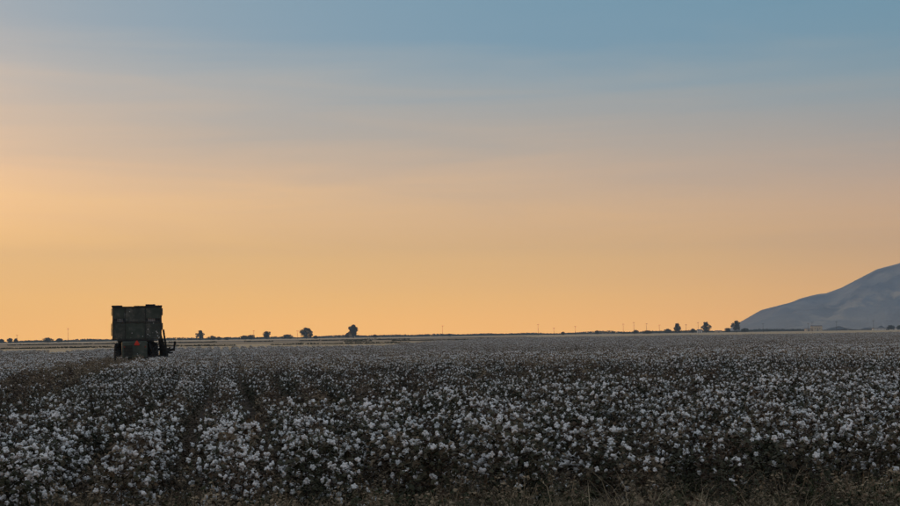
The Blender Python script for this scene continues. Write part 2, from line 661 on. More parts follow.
tree('roadside_tree', 675.5, TD, 9.3 * k_, 8.6 * k_, 'round dark tree left of the small pale farm huts', G_T, 5, 0.10, shape=round_top)
tree('roadside_tree', 704.5, TD, 10.2 * k_, 9.6 * k_, 'shaggy round tree standing beside the small pale farm huts', G_T, 6, 0.08, shape=round_top)
tree('round_tree', 734.5, TD, 10.8 * k_, 10.2 * k_, 'round-crowned tree in front of the foot of the mountain', G_T, 7, 0.14, shape=round_top)
for q, (px, h, wd, lab) in enumerate([
        (1.0, 4.0, 7, 'low dark bush at the far left edge of the horizon'),
        (9.5, 4.8, 6, 'left one of two touching bushes near the left edge'),
        (15.6, 4.4, 4, 'right one of two touching bushes near the left edge'),
        (47.5, 4.6, 11, 'broad rounded bush left of the thin horizon mast'),
        (58.5, 3.8, 8, 'small bush between the broad rounded bush and the mast'),
        (211.5, 3.9, 9, 'low bush just right of the narrow upright tree'),
        (218, 3.2, 5, 'tiny bush right of a low bush by the upright tree'),
        (226, 2.6, 5, 'tiny bush left of the long low thicket'),
        (243, 3.9, 8, 'left bush of the long low thicket beside the thin mast'),
        (250, 4.4, 9, 'right bush of the long low thicket beside the thin mast'),
        (286.5, 4.2, 12, 'low spreading bush between the flat-topped and the dome-shaped tree'),
        (314.5, 2.6, 6, 'tiny bush touching the right side of the dome-shaped tree'),
        (346.5, 5.0, 4, 'pale thin bush leaning against the tallest oval tree'),
        (374, 3.0, 5, 'single small bush right of the tallest oval tree'),
        (448, 2.8, 4, 'lone tiny bush below the middle of the picture'),
        (561.5, 3.0, 4, 'lone tiny bush right of the middle on the bare horizon'),
        (595.5, 3.8, 4, 'small upright bush left of the two close masts'),
        (634, 3.6, 6, 'small bush right of the two close masts'),
        (646, 2.8, 10, 'low flat bush left of the round dark tree'),
        (666, 4.2, 9, 'low bush touching the left side of the round dark tree'),
        (691, 4.2, 5, 'small round bush between the round dark and the shaggy tree'),
        (726, 4.2, 6, 'small bush left of the tree at the mountain foot'),
        (743, 3.6, 8, 'low bush right of the tree at the mountain foot')]):
    tree('horizon_bush', px, TD + 30, h * mpp(TD + 30), wd * mpp(TD + 30), lab, G_B, 40 + q, 0.05,
         mat='tree_dry' if 'pale' in lab else 'tree_leaf', cards=2600, shape=round_top)


def scrub_line(name, y, xl, xr, h, n, size, seed, label, mat='tree_leaf', dens=0.5):
    rnd = random.Random(seed)
    b = MB()
    for _ in range(n):
        x = rnd.uniform(xl, xr)
        hh = h * (0.35 + 0.9 * max(0, mnoise.noise(Vector((x / (h * 14), seed, 0))) + 0.45))
        if mnoise.noise(Vector((x / (h * 30), seed + 9.0, 0))) < -dens:
            continue
        c = Vector((x, y + rnd.uniform(-h, h) * 1.5, hh * 0.4))
        leaf_cards(b, rnd, c, (h * 0.8, h * 0.8, hh * 0.55), 4, size, 0.6)
    return tag(b.build(name, M[mat]), label, 'scrub', kind='stuff')


scrub_line('far_tree_line', 1900, -900, 560, 4.6, 6500, 1.5, 11, 'thin dark line of far trees along the left horizon', dens=0.9)
scrub_line('far_hedge', 1700, 230, 760, 1.7, 2600, 0.9, 12, 'thin hedge along the foot of the mountain', 'tree_dry', dens=0.5)
scrub_line('ditch_scrub', 330, -150, -2, 0.5, 1300, 0.3, 13, 'low dark scrub along the left field border', 'tree_dry', dens=0.30)
scrub_line('ditch_scrub', 470, -40, 180, 0.6, 1300, 0.4, 14, 'low dark scrub along the border behind the right cotton', 'tree_dry', dens=0.25)
scrub_line('ditch_scrub', 620, -260, -20, 0.8, 1000, 0.5, 15, 'low dark scrub in the far left fallow land', 'tree_dry', dens=0.2)


# ------------------------------------------------------------------ poles and masts
def utility_pole(px, dist, h, label, arms=True):
    o = empty('utility_pole', at_px(px, dist))
    r_ = 0.17
    MB().tube([(0, 0, -0.3), (0, 0, h * 0.5), (0, 0, h)], [r_, r_ * 0.8, r_ * 0.6], 8).build('pole', M['wood'], o, True)
    if arms:
        for z in (0.95,):
            a = MB().box(-1.1, 1.1, -0.33, -0.20, h * z - 0.09, h * z + 0.09).build('crossarm', M['wood'], o)
            for x in (-0.95, -0.5, 0.5, 0.95):
                MB().lathe([(0.05, 0), (0.10, 0.08), (0.06, 0.2), (0.09, 0.28), (0.03, 0.34)], 'Z', 8, (x, -0.265, h * z + 0.09)).build('insulator', M['steel'], a)
    return tag(o, label, 'pole', 'utility poles on the horizon')


PD = 1250
kp = mpp(PD)
for px, h, lab in [
        (16.6, 8.5, 'short thin mast above two touching bushes at far left'),
        (67.5, 14.5, 'tall thin mast left of the harvester'),
        (253, 9.5, 'thin mast rising out of the long low thicket'),
        (296.5, 8.5, 'faint pole just left of the dome-shaped tree'),
        (441.5, 11.5, 'lone thin pole left of the picture centre on horizon'),
        (536.8, 11.5, 'thin pole right of the centre on bare horizon, tallest there'),
        (552.5, 7.5, 'short faint pole between two taller ones right of centre'),
        (574, 9.0, 'faint pole left of the small upright bush'),
        (621.8, 10.5, 'left one of two close thin masts'),
        (632.4, 12.0, 'right one of two close thin masts'),
        (645, 10.5, 'thin pole above the low flat bush'),
        (657.8, 9.0, 'thin pole left of the round dark tree'),
        (684.5, 9.0, 'faint pole just right of the round dark tree'),
        (696.5, 11.0, 'thin pole beside the small pale hut and shaggy tree'),
        (761.3, 8.8, 'thin pole below the left end of the mountain ridge'),
        (806.3, 8.2, 'left pole of the pair at the beige building'),
        (810.3, 9.6, 'right pole of the pair at the beige building'),
        (834.6, 9.6, 'thin pole right of the beige building'),
        (871.5, 10.0, 'thin pole at the left end of the long white shed')]:
    utility_pole(px, PD, h * kp, lab)


# ------------------------------------------------------------------ far farm buildings
def shed(name, px, dist, wid, h, depth, roof_h, label, wall_m, windows=2, door=True):
    o = empty(name, at_px(px, dist))
    x, y = wid / 2, depth / 2
    b = MB()
    b.box(-x, x, -y, y, -0.3, h)
    b.build('wall', M[wall_m], o)
    r_ = MB()
    e = 0.35
    P = [(-x - e, -y - e, h + .003), (x + e, -y - e, h + .003), (x + e, y + e, h + .003), (-x - e, y + e, h + .003), (-x - e, 0, h + roof_h), (x + e, 0, h + roof_h)]
    r_.add(P, [(0, 1, 5, 4), (2, 3, 4, 5), (0, 4, 3), (1, 2, 5), (0, 3, 2, 1)])
    r_.build('roof', M['roof'], o)
    for i in range(windows):
        wx = -x + wid * (i + 1) / (windows + 1)
        wz = h * 0.55
        ww, wh = min(1.2, wid * 0.09), min(1.0, h * 0.2)
        f = MB().box(wx - ww / 2 - .08, wx + ww / 2 + .08, -y - 0.06, -y + 0.05, wz - wh / 2 - .08, wz + wh / 2 + .08).build('window', M['white_wall'], o)
        MB().box(wx - ww / 2, wx + ww / 2, -y - 0.09, -y + 0.02, wz - wh / 2, wz + wh / 2).build('pane', M['dark_glass'], f)
    if door:
        MB().box(-x * 0.12, x * 0.12 + 0.5, -y - 0.05, -y + 0.05, -0.2, min(h * 0.8, 2.2)).build('door', M['roof'], o)
    return tag(o, label, 'building', 'farm buildings on the plain')


kd = mpp(1500)
shed('beige_building', 814.5, 1500, 9.5 * kd, 4.8 * kd, 9, 1.1 * kd, 'pale beige building at the mountain foot beside two poles', 'plaster', 3)
shed('low_annex', 806.0, 1500, 5.5 * kd, 2.2 * kd, 7, 0.8 * kd, 'low pale annex left of the beige building', 'plaster', 1)
shed('long_shed', 884, 1500, 26 * kd, 1.7 * kd, 9, 1.0, 'long low white shed at the right edge below the mountain', 'white_wall', 7)
shed('farm_hut', 697.8, 1420, 4.6 * mpp(1420), 2.6 * mpp(1420), 4, 1.2, 'small pale hut touching the left of the shaggy tree', 'white_wall', 1)
shed('farm_hut', 716.5, 1420, 6.0 * mpp(1420), 1.5 * mpp(1420), 4, 0.9, 'small low pale hut right of the shaggy tree', 'plaster', 1)
tree('horizon_bush', 889, 1480, 4.4 * kd, 8 * kd, 'dark bush rising behind the long white shed', G_B, 90, 0.05, cards=2600, shape=round_top)
tree('horizon_bush', 898, 1440, 4.0 * kd, 7 * kd, 'low bush at the right edge, end of the white shed', G_B, 91, 0.05, cards=2600, shape=round_top)


# ------------------------------------------------------------------ cotton harvester
def harvester():
    o = empty('cotton_harvester', PICKER, 0)
    o.rotation_euler = (0, 0, math.atan2(-ROW_DIR.x, ROW_DIR.y) + R(5))
    tag(o, 'dark green cotton harvester with tall basket and red triangle, seen from behind', 'harvester')
    # heading +y, width along x, rear face at y = -1.7
    rnd = random.Random(5)
    # basket ---------------------------------------------------------
    xb, z0, zm, z1 = 1.45, 1.98, 3.06, 4.04
    yr, yf = -1.75, 1.55
    fr = MB()
    for x in (-xb, -0.72, 0.50, xb):
        wv = 0.09 if abs(x) == xb else 0.07
        fr.box(x - wv / 2, x + wv / 2, yr - 0.03, yr + 0.06, z0, z1)
        fr.box(x - wv / 2, x + wv / 2, yf - 0.06, yf + 0.03, z0, z1)
    for z in (z0, zm, z1 - 0.06):
        fr.box(-xb - 0.05, xb + 0.05, yr - 0.045, yr + 0.05, z, z + 0.08)
        fr.box(-xb - 0.05, xb + 0.05, yf - 0.05, yf + 0.045, z, z + 0.08)
        for x in (-xb, xb):
            fr.box(x - 0.055, x + 0.055, yr + 0.055, yf - 0.055, z + 0.002, z + 0.078)
    basket = fr.build('basket', M['frame'], o)
    # sheet panels of the rear face: lower row closed and ribbed, upper row with openings at their feet
    cols = [(-xb + 0.05, -0.76), (-0.68, 0.46), (0.54, xb - 0.05)]
    for i, (a, b_) in enumerate(cols):
        for zz0, zz1 in ((z0 + 0.085, zm - 0.005), (zm + 0.26 if i != 1 else zm + 0.085, z1 - 0.065)):
            p_ = MB()
            p_.box(a, b_, yr, yr + 0.03, zz0, zz1)
            n = 6
            for q in range(n):
                xx = a + (b_ - a) * (q + 0.5) / n
                p_.box(xx - 0.022, xx + 0.022, yr - 0.028, yr + 0.001, zz0 + 0.03, zz1 - 0.03)
            bow = rnd.uniform(-0.01, 0.012)
            pp = p_.build('panel', M['green' if (i + (zz0 > zm)) % 2 else 'green2'], basket)
            pp.rotation_euler = (bow * 0.2, 0, 0)
        if i != 1:      # grille of bars with cotton showing behind it
            g_ = MB()
            n = 8
            for q in range(n + 1):
                xx = a + (b_ - a) * q / n
                g_.bar((xx, yr + 0.015, zm + 0.075), (xx, yr + 0.015, zm + 0.27), 0.022)
            g_.box(a, b_, yr, yr + 0.03, zm + 0.16, zm + 0.18)
            for u0, u1 in (((0.0, 0.30), (0.88, 1.0)) if i == 0 else ((0.0, 0.12), (0.66, 1.0))):
                g_.box(a + (b_ - a) * u0, a + (b_ - a) * u1, yr - 0.012, yr - 0.004, zm + 0.09, zm + 0.255)
            g_.build('grille', M['black'], basket)
    for x in (-xb, xb):
        for a, b_ in ((yr + 0.07, -0.15), (-0.08, yf - 0.07)):
            for zz0, zz1 in ((z0 + 0.085, zm - 0.005), (zm + 0.085, z1 - 0.065)):
                p_ = MB()
                p_.box(x - 0.015, x + 0.015, a, b_, zz0, zz1)
                for q in range(7):
                    yy = a + (b_ - a) * (q + 0.5) / 7
                    s_ = 1 if x > 0 else -1
                    p_.box(*(sorted((x + s_ * 0.0145, x + s_ * 0.045))), yy - 0.022, yy + 0.022, zz0 + 0.03, zz1 - 0.03)
                p_.build('panel', M['green2'], basket)
    p_ = MB()
    p_.box(-xb + 0.05, xb - 0.05, yf - 0.02, yf + 0.01, z0 + 0.085, z1 - 0.065)
    p_.build('panel', M['green'], basket)
    MB().box(-xb, xb, yr + 0.06, yf - 0.06, z0 + 0.01, z0 + 0.06).build('basket_floor', M['green2'], basket)
    # bent hopper lip and ragged lint along the top, wider belly of the lower basket
    lip = MB()
    for i, (a, b_, tz) in enumerate(((-xb - 0.10, -0.9, 0.05), (-0.9, -0.2, -0.02), (-0.2, 0.5, 0.02), (0.5, 1.1, 0.11), (1.1, xb + 0.07, 0.04))):
        lip.box(a + 0.002, b_ - 0.002, yr - 0.06, yr + 0.10, z1 - 0.03, z1 + 0.05 + tz)
    lip.build('lip', M['black'], basket)
    for s_ in (-1, 1):
        b_ = MB()
        x0 = s_ * (xb + 0.06)
        b_.box(min(x0, x0 + s_ * 0.06), max(x0, x0 + s_ * 0.06), yr + 0.0, yf - 0.1, 2.25 if s_ < 0 else 2.6, 3.02)
        b_.box(min(x0, x0 + s_ * 0.05), max(x0, x0 + s_ * 0.05), yr + 0.05, yr + 0.4, 3.5, 3.95)
        b_.build('side_plate', M['green'], basket)
    # load of cotton inside
    cb = MB()
    nx, ny = 26, 26
    vs = []
    for j in range(ny):
        for i in range(nx):
            x = -xb + 0.1 + (2 * xb - 0.2) * i / (nx - 1)
            y = yr + 0.1 + (yf - yr - 0.2) * j / (ny - 1)
            z = 3.55 + 0.22 * mnoise.noise(Vector((x * 1.4, y * 1.4, 2))) + 0.06 * mnoise.noise(Vector((x * 6, y * 6, 1)))
            vs.append((x, y, z))
    cb.add(vs, [(j * nx + i, j * nx + i + 1, (j + 1) * nx + i + 1, (j + 1) * nx + i) for j in range(ny - 1) for i in range(nx - 1)])
    bv = [(x, y, 3.0) for (x, y, z) in vs[:nx]]
    cb.add(vs[:nx] + bv, [(i, nx + i, nx + i + 1, i + 1) for i in range(nx - 1)])
    cb.build('cotton_load', M['cotton'], basket, True)
    # rear engine body ----------------------------------------------
    MB().box(-0.92, 0.62, -1.95, 0.4, 0.86, 1.90, bevel=0.06).build('engine_hood', M['green'], o)
    h_ = MB()
    for q in range(9):
        z = 1.0 + q * 0.075
        h_.box(-0.80, -0.28, -1.985, -1.955, z, z + 0.035)
    h_.build('radiator_grille', M['black'], o)
    MB().box(0.66, 1.12, -1.2, 0.4, 0.95, 1.85, bevel=0.04).build('oil_tank', M['black'], o)
    MB().box(-1.22, 1.22, -1.88, 1.6, 1.905, 1.965).build('deck', M['black'], o)
    f_ = MB()
    for x in (-0.55, 0.55):
        f_.box(x - 0.07, x + 0.07, -1.6, 2.6, 0.62, 0.84)
    f_.box(-1.2, 1.2, 1.35, 1.6, 0.55, 0.83)
    f_.box(-1.0, 1.0, -1.3, -1.1, 0.48, 0.62)
    f_.build('chassis', M['black'], o)
    # bumper and hoses on the dark right rear
    d_ = MB()
    d_.bar((0.70, -1.7, 1.80), (1.28, -1.45, 0.95), 0.10)
    d_.bar((0.62, -1.72, 0.93), (1.38, -1.6, 0.93), 0.12, 0.16)
    d_.bar((0.95, -1.7, 1.4), (1.32, -1.5, 1.7), 0.07)
    d_.tube([(0.72, -1.75, 1.7), (0.9, -1.85, 1.3), (1.15, -1.8, 1.15), (1.25, -1.6, 1.5)], 0.045, 7)
    d_.build('linkage', M['black'], o)
    # slow-moving triangle -------------------------------------------
    def tri(s, y, nm, mt, par):
        b_ = MB()
        P = []
        for yy in (y, y - 0.012):
            for k in range(3):
                a = math.pi / 2 + k * 2 * math.pi / 3
                for da in (-0.16, 0.16):
                    P.append((math.cos(a + da) * s - 0.02, yy, 1.76 + math.sin(a + da) * s))
        b_.add(P, [tuple(range(6))[::-1][::-1], tuple(range(6, 12))[::-1]] + [(i, 6 + i, 6 + (i + 1) % 6, (i + 1) % 6) for i in range(6)])
        return b_.build(nm, M[mt], par)
    t1 = tri(0.18, -2.0, 'warning_triangle', 'red', o)
    tri(0.10, -2.016, 'triangle_centre', 'orange', t1)
    # lamps
    for x in (-0.78, 0.5):
        lp = MB().lathe([(0.05, -0.0), (0.05, 0.04), (0.04, 0.06)], 'Z', 14).build('tail_lamp', M['tail'], o)
        lp.rotation_euler = (R(90), 0, 0)
        lp.location = (x, -1.955, 1.55)
    # wheels -----------------------------------------------------------
    def wheel(x, y, r_, wd):
        e = empty('wheel', (x, y, r_))
        e.parent = o
        hw = wd / 2
        ty = MB()
        ty.lathe([(r_ * 0.62, -hw * 0.8), (r_ * 0.86, -hw), (r_ * 0.97, -hw * 0.8), (r_, -hw * 0.3), (r_, hw * 0.3), (r_ * 0.97, hw * 0.8), (r_ * 0.86, hw), (r_ * 0.62, hw * 0.8)], 'X', 32)
        n = 20
        for k in range(n):
            a = 2 * math.pi * k / n
            for s_ in (-1, 1):
                a2 = a + (0.16 if s_ > 0 else 0)
                mt = Matrix.Rotation(a2, 4, 'X') @ Matrix.Translation((s_ * hw * 0.45, 0, r_ * 1.005)) @ Matrix.Rotation(s_ * 0.6, 4, 'Z')
                ty.box(-hw * 0.42, hw * 0.42, -0.03, 0.03, -0.02, 0.035, mt)
        ty.build('tyre', M['rubber'], e)
        MB().lathe([(r_ * 0.60, -hw * 0.70), (r_ * 0.5, -hw * 0.25), (r_ * 0.16, -hw * 0.2), (r_ * 0.16, hw * 0.35), (r_ * 0.5, hw * 0.3), (r_ * 0.60, hw * 0.72)], 'X', 28).build('rim', M['rim'], e)
    wheel(-1.12, 1.5, 0.86, 0.52)
    wheel(1.12, 1.5, 0.86, 0.52)
    wheel(-1.16, -1.2, 0.66, 0.36)
    wheel(0.96, -1.2, 0.66, 0.36)
    # cab in front of the basket ---------------------------------------
    c_ = MB()
    c_.box(-0.85, 0.85, 1.75, 3.1, 1.6, 1.72)
    c_.box(-0.92, 0.92, 1.68, 3.2, 3.25, 3.38)
    for x in (-0.82, 0.82):
        for y in (1.8, 3.05):
            c_.box(x - 0.04, x + 0.04, y - 0.04, y + 0.04, 1.72, 3.25)
    cab = c_.build('cab', M['green'], o)
    MB().box(-0.78, 0.78, 3.04, 3.06, 1.8, 3.24).build('windscreen', M['dark_glass'], cab)
    for x in (-0.82, 0.82):
        MB().box(x - 0.01, x + 0.01, 1.85, 3.0, 1.8, 3.24).build('side_window', M['dark_glass'], cab)
    # ladder hanging down at the right side ------------------------------
    l_ = MB()
    for dy in (-0.0, 0.42):
        l_.bar((1.62, -1.35 + dy, 2.62), (1.86, -1.30 + dy, 0.98), 0.10, 0.10)
        l_.bar((1.40, -1.35 + dy, 1.95), (1.80, -1.30 + dy, 1.30), 0.06)
    for q in range(7):
        f = (q + 0.4) / 7
        p1 = Vector((1.62, -1.35, 2.62)).lerp(Vector((1.86, -1.30, 0.98)), f)
        l_.bar(p1, p1 + Vector((0, 0.42, 0)), 0.09, 0.05)
    l_.box(1.60, 1.92, -1.42, -0.85, 0.90, 0.985)
    l_.build('ladder', M['black'], o)
    sh = MB()
    sh.add([(1.30, -1.0, 2.3), (1.52, -1.0, 2.3), (1.90, -0.9, 0.92), (1.50, -0.9, 0.92),
            (1.30, 0.2, 2.3), (1.52, 0.2, 2.3), (1.90, 0.2, 0.92), (1.50, 0.2, 0.92)],
           [(0, 1, 2, 3)[::-1], (4, 5, 6, 7), (0, 4, 5, 1)[::-1], (1, 5, 6, 2)[::-1], (2, 6, 7, 3)[::-1], (3, 7, 4, 0)[::-1]])
    sh.build('side_tank', M['black'], o)
    rl = random.Random(9)
    lint = MB()
    for q in range(26):
        if q < 16:
            x, z = rl.uniform(0.55, 1.42), rl.uniform(2.0, 3.1)
        elif q < 22:
            x, z = rl.uniform(-1.3, 0.4), rl.uniform(2.1, 3.9)
        else:
            x, z = rl.uniform(-0.9, 0.6), rl.uniform(1.0, 1.8)
        y = yr - 0.03 if z > 1.95 else -1.97
        sv = rl.uniform(0.010, 0.030)
        V, Fc = ico(2)
        lint.add([(x + v.x * sv * (1 + .4 * mnoise.noise(v * 2 + Vector((q, 0, 0)))), y + v.y * sv * .6, z + v.z * sv * 1.3) for v in V], Fc)
    tag(lint.build('caught_lint', M['cotton'], o, True), kind='stuff')
    # picking units across the front, the outer right one sticks out ------
    header = MB()
    header.box(-1.20, 2.20, 2.75, 2.95, 1.25, 1.42)
    header.build('header_beam', M['black'], o)
    for x in (-0.95, -0.05, 0.85, 1.75):
        u = MB()
        u.box(x - 0.22, x + 0.22, 2.55, 3.9, 0.32, 1.25, bevel=0.05)
        u.add([(x - 0.22, 3.9, 0.2), (x + 0.22, 3.9, 0.2), (x + 0.22, 3.9, 1.1), (x - 0.22, 3.9, 1.1), (x, 4.9, 0.16)],
              [(0, 1, 4), (1, 2, 4), (2, 3, 4), (3, 0, 4), (3, 2, 1, 0)])
        u.build('picking_unit', M['green'], o)
    a_ = MB()
    a_.bar((1.90, -0.9, 1.24), (2.30, -0.75, 1.36), 0.12, 0.16)
    a_.bar((1.86, -0.9, 1.12), (2.22, -0.75, 1.14), 0.10, 0.10)
    a_.bar((2.28, -0.75, 1.26), (2.36, -0.75, 1.80), 0.10, 0.12)
    a_.box(2.28, 2.42, -0.81, -0.68, 1.62, 1.86)
    a_.box(1.98, 2.08, -0.90, -0.75, 1.36, 1.50)
    a_.build('side_marker_arm', M['black'], o)
    # hoses and air ducts that carry the cotton up to the basket
    for x in (-1.0, 0.0, 1.0):
        du = MB()
        du.tube([(x, 2.75, 1.2), (x, 2.4, 1.9), (x * 1.05, 1.95, 2.9), (x * 1.05, 1.7, 3.6)], [0.16, 0.16, 0.18, 0.2], 10)
        du.build('air_duct', M['green2'], o)
    MB().tube([(-0.3, 0.2, 1.9), (-0.3, 0.2, 1.97)], 0.06, 10).build('filler_cap', M['black'], o)
    return o


harvester()

# ------------------------------------------------------------------ cotton
rng = random.Random(77)


ICO1 = ico(1)
ICO2 = ico(2)


def boll_shape(b, mat, seed, hi=True):
    """an open boll: four or five fluffy locks bursting from a dry star-shaped bur"""
    rnd = random.Random(seed)
    V, Fc = ICO2 if hi else ICO1
    b.mat = 0
    n = rnd.choice((4, 4, 5)) if hi else 3
    droop = rnd.uniform(0.0, 0.5)
    for k in range(n):
        a = 2 * math.pi * k / n + rnd.uniform(-.25, .25)
        tilt = rnd.uniform(0.5, 0.95) + droop * 0.5
        sx_, sy_, sz_ = rnd.uniform(.017, .023), rnd.uniform(.017, .024), rnd.uniform(.024, .036)
        if not hi:
            sx_ *= 1.25
            sy_ *= 1.25
        mt = mat @ Matrix.Rotation(a, 4, 'Z') @ Matrix.Rotation(tilt, 4, 'Y') @ Matrix.Translation((0, 0, 0.024))
        P = []
        for v in V:
            nn = mnoise.noise(v * 2.3 + Vector((seed * 1.7 % 31, k * 3.1, 0)))
            s_ = 1 + 0.32 * nn
            q = Vector((v.x * sx_ * s_, v.y * sy_ * s_, v.z * sz_ * s_))
            q.x += droop * 0.25 * max(0, q.z) ** 1.0
            P.append(mt @ q)
        b.add(P, Fc)
    if hi:
        b.mat = 1
        for k in range(5):
            a = 2 * math.pi * k / 5 + 0.3
            rt = Matrix.Rotation(a, 4, 'Z')
            P = [mat @ rt @ Vector(q) for q in ((0, -.006, -.004), (0, .006, -.004), (.024, .010, .004), (.024, -.010, .004), (.046, .0, .016 + rnd.uniform(-.01, .012)), (0.015, 0, -.006))]
            b.add(P, [(5, 0, 3), (5, 3, 2), (5, 2, 1), (3, 4, 2), (0, 1, 2, 3)])
        b.tube([mat @ Vector((0, 0, -.03)), mat @ Vector((0, 0, 0))], [.003 * 1.0, .004], 4)
    b.mat = 0


def leaf_shape(b, pos, rnd, size):
    """a crumpled three-lobed leaf"""
    d = Vector((rnd.gauss(0, 1), rnd.gauss(0, 1), rnd.gauss(-0.45, 0.55))).normalized()
    u, v = frame_of(d)
    up = v if v.z > 0 else -v
    s = size
    curl = rnd.uniform(-0.5, 0.25)
    P = [pos, pos + d * s * .35 + u * s * .42 + up * s * curl * .4, pos + d * s * .55 + up * s * .16,
         pos + d * s * .35 - u * s * .42 + up * s * curl * .4, pos + d * s * 1.05 + up * s * curl,
         pos + d * s * .75 + u * s * .50 + up * s * curl * 1.2, pos + d * s * .75 - u * s * .50 + up * s * curl * 1.2]
    b.add(P, [(0, 1, 2), (0, 2, 3), (2, 1, 5), (2, 6, 3), (1, 4, 2) if rnd.random() < .5 else (2, 5, 4), (2, 4, 6) if rnd.random() < .5 else (3, 2, 4)])


def plant_layout(seed, height, n_boll, n_leaf, spread):
    """stem mesh, leaf mesh and boll places of one cotton plant"""
    rnd = random.Random(seed)
    st, lv = MB(), MB()
    bolls = []
    lean = Vector((rnd.uniform(-.10, .10), rnd.uniform(-.10, .10), 0)) * height
    P = [Vector((0, 0, -0.05)), Vector((0, 0, height * .3)) + lean * .2, Vector((0, 0, height * .65)) + lean * .6, Vector((0, 0, height * .96)) + lean]
    P[1] += Vector((rnd.uniform(-.02, .02), rnd.uniform(-.02, .02), 0))
    P[2] += Vector((rnd.uniform(-.03, .03), rnd.uniform(-.03, .03), 0))
    st.tube(P, [.011, .009, .006, .003], 6)

    def on_stem(f):
        q = f * 3
        i = min(2, int(q))
        return P[i].lerp(P[i + 1], q - i)
    nb = 14
    spots = []
    for k in range(nb):
        f = 0.20 + 0.76 * k / (nb - 1)
        a = k * 2.35 + rnd.uniform(-.4, .4)
        ln = spread * rnd.uniform(0.75, 1.15) * (1.08 - 0.62 * max(0, f - 0.25))
        s0 = on_stem(f)
        dr = Vector((math.cos(a), math.sin(a), 0))
        e = s0 + dr * ln + Vector((0, 0, ln * rnd.uniform(.15, .65)))
        mid = s0.lerp(e, .5) + Vector((rnd.uniform(-.03, .03), rnd.uniform(-.03, .03), rnd.uniform(-.02, .04)))
        st.tube([s0, mid, e], [.0055, .004, .0025], 4)
        for q in (1.0, 0.80, 0.60, 0.42, 0.25):
            c = s0.lerp(mid, q * 2) if q < .5 else mid.lerp(e, q * 2 - 1)
            spots.append((c, dr, f))
    spots.append((P[3], Vector((rnd.uniform(-1, 1), rnd.uniform(-1, 1), 0)), 1.0))
    # most lint sits in the upper two thirds
    rnd.shuffle(spots)
    spots.sort(key=lambda s: -(0.55 * min(s[2], 0.75) + 0.75 * rnd.random()))
    taken = []
    for c, dr, f in spots:
        if len(bolls) >= n_boll:
            break
        c = c + Vector((rnd.uniform(-.03, .03), rnd.uniform(-.03, .03), rnd.uniform(0, .04)))
        if any((c - q).length < 0.060 for q in taken):
            continue
        taken.append(c)
        ax = (dr * rnd.uniform(.0, 1.3) + Vector((rnd.gauss(0, .4), rnd.gauss(0, .4), rnd.uniform(-.2, 1.0)))).normalized()
        q = ax.to_track_quat('Z', 'Y').to_matrix().to_4x4()
        s_ = rnd.uniform(.46, .86)
        bolls.append((rnd.randrange(8), Matrix.Translation(c) @ q @ Matrix.Rotation(rnd.uniform(0, 6.28), 4, 'Z') @ Matrix.Scale(s_, 4)))
    for _ in range(n_leaf):
        c, dr, f = rnd.choice(spots)
        c = c + Vector((rnd.gauss(0, .045), rnd.gauss(0, .045), rnd.gauss(-.02, .06)))
        c.z = max(c.z, .03)
        leaf_shape(lv, c, rnd, rnd.uniform(.025, .062))
    for _ in range(34):                                     # thin broken twigs
        c, dr, f = rnd.choice(spots)
        e = c + Vector((rnd.gauss(0, .08), rnd.gauss(0, .08), rnd.uniform(-.02, .14)))
        st.tube([c, e], [.0024, .0014], 3, cap=False)
    return st, lv, bolls


BOLL_MESH = []
for s_ in range(8):
    b = MB()
    boll_shape(b, Matrix.Identity(4), 100 + s_)
    BOLL_MESH.append(b.mesh('boll', [M['cotton'], M['bur']], True))

# classes of plant: heavy with lint, medium, thin, stripped
CLASS = {0: (50, 280, .32), 1: (29, 350, .32), 2: (10, 420, .32), 3: (1, 330, .31)}
WORDS = {0: 'crowded with white bolls', 1: 'with scattered white bolls', 2: 'nearly without bolls', 3: 'bare of bolls'}
NV = 5
PROTO = {}
hi_col = bpy.data.collections.new('near_cotton_source')
lo_col = bpy.data.collections.new('far_cotton_source')
ORDER = []
for c, (nb, nl, spd) in CLASS.items():
    for v in range(NV):
        rs = random.Random(c * 100 + v)
        h = rs.uniform(.74, .92) if c != 2 else rs.uniform(.66, .86)
        st, lv, bolls = plant_layout(c * 31 + v * 7 + 3, h, int(nb * rs.uniform(.85, 1.15)), nl, spd)
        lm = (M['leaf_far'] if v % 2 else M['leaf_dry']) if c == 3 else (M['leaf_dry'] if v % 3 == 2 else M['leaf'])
        sm = st.mesh('stem', M['stem'], True)
        lvm = lv.mesh('leaves', lm)
        bb = MB()
        for vi, mt in bolls:
            boll_shape(bb, mt, 100 + vi)
        bm_ = bb.mesh('bolls', [M['cotton'], M['bur']], True)
        PROTO[(c, v)] = dict(stem=sm, leaves=lvm, bolls=bm_, spots=bolls, h=h)
        # one joined source mesh for the uncountable rest, fine and coarse
        for cc, hi in ((hi_col, True), (lo_col, False)):
            jb = MB()
            jb.v = list(st.v)
            jb.f = list(st.f)
            jb.m = [2] * len(st.f)
            off = len(jb.v)
            jb.v += lv.v
            jb.f += [tuple(i + off for i in f) for f in lv.f]
            jb.m += [3] * len(lv.f)
            for vi, mt in bolls:
                boll_shape(jb, mt if hi else mt @ Matrix.Scale(1.0, 4), 100 + vi, hi)
            me = jb.mesh('cotton_plant_source', [M['cotton'], M['bur'], M['stem'], lm if hi else M['leaf_far']], True)  # coarse far plants all take the paler tan leaf colour
            ob = bpy.data.objects.new('cotton_source_%s_%02d' % ('near' if hi else 'far', len(ORDER)), me)
            cc.objects.link(ob)
        ORDER.append((c, v))
IDX = {k: i for i, k in enumerate(ORDER)}

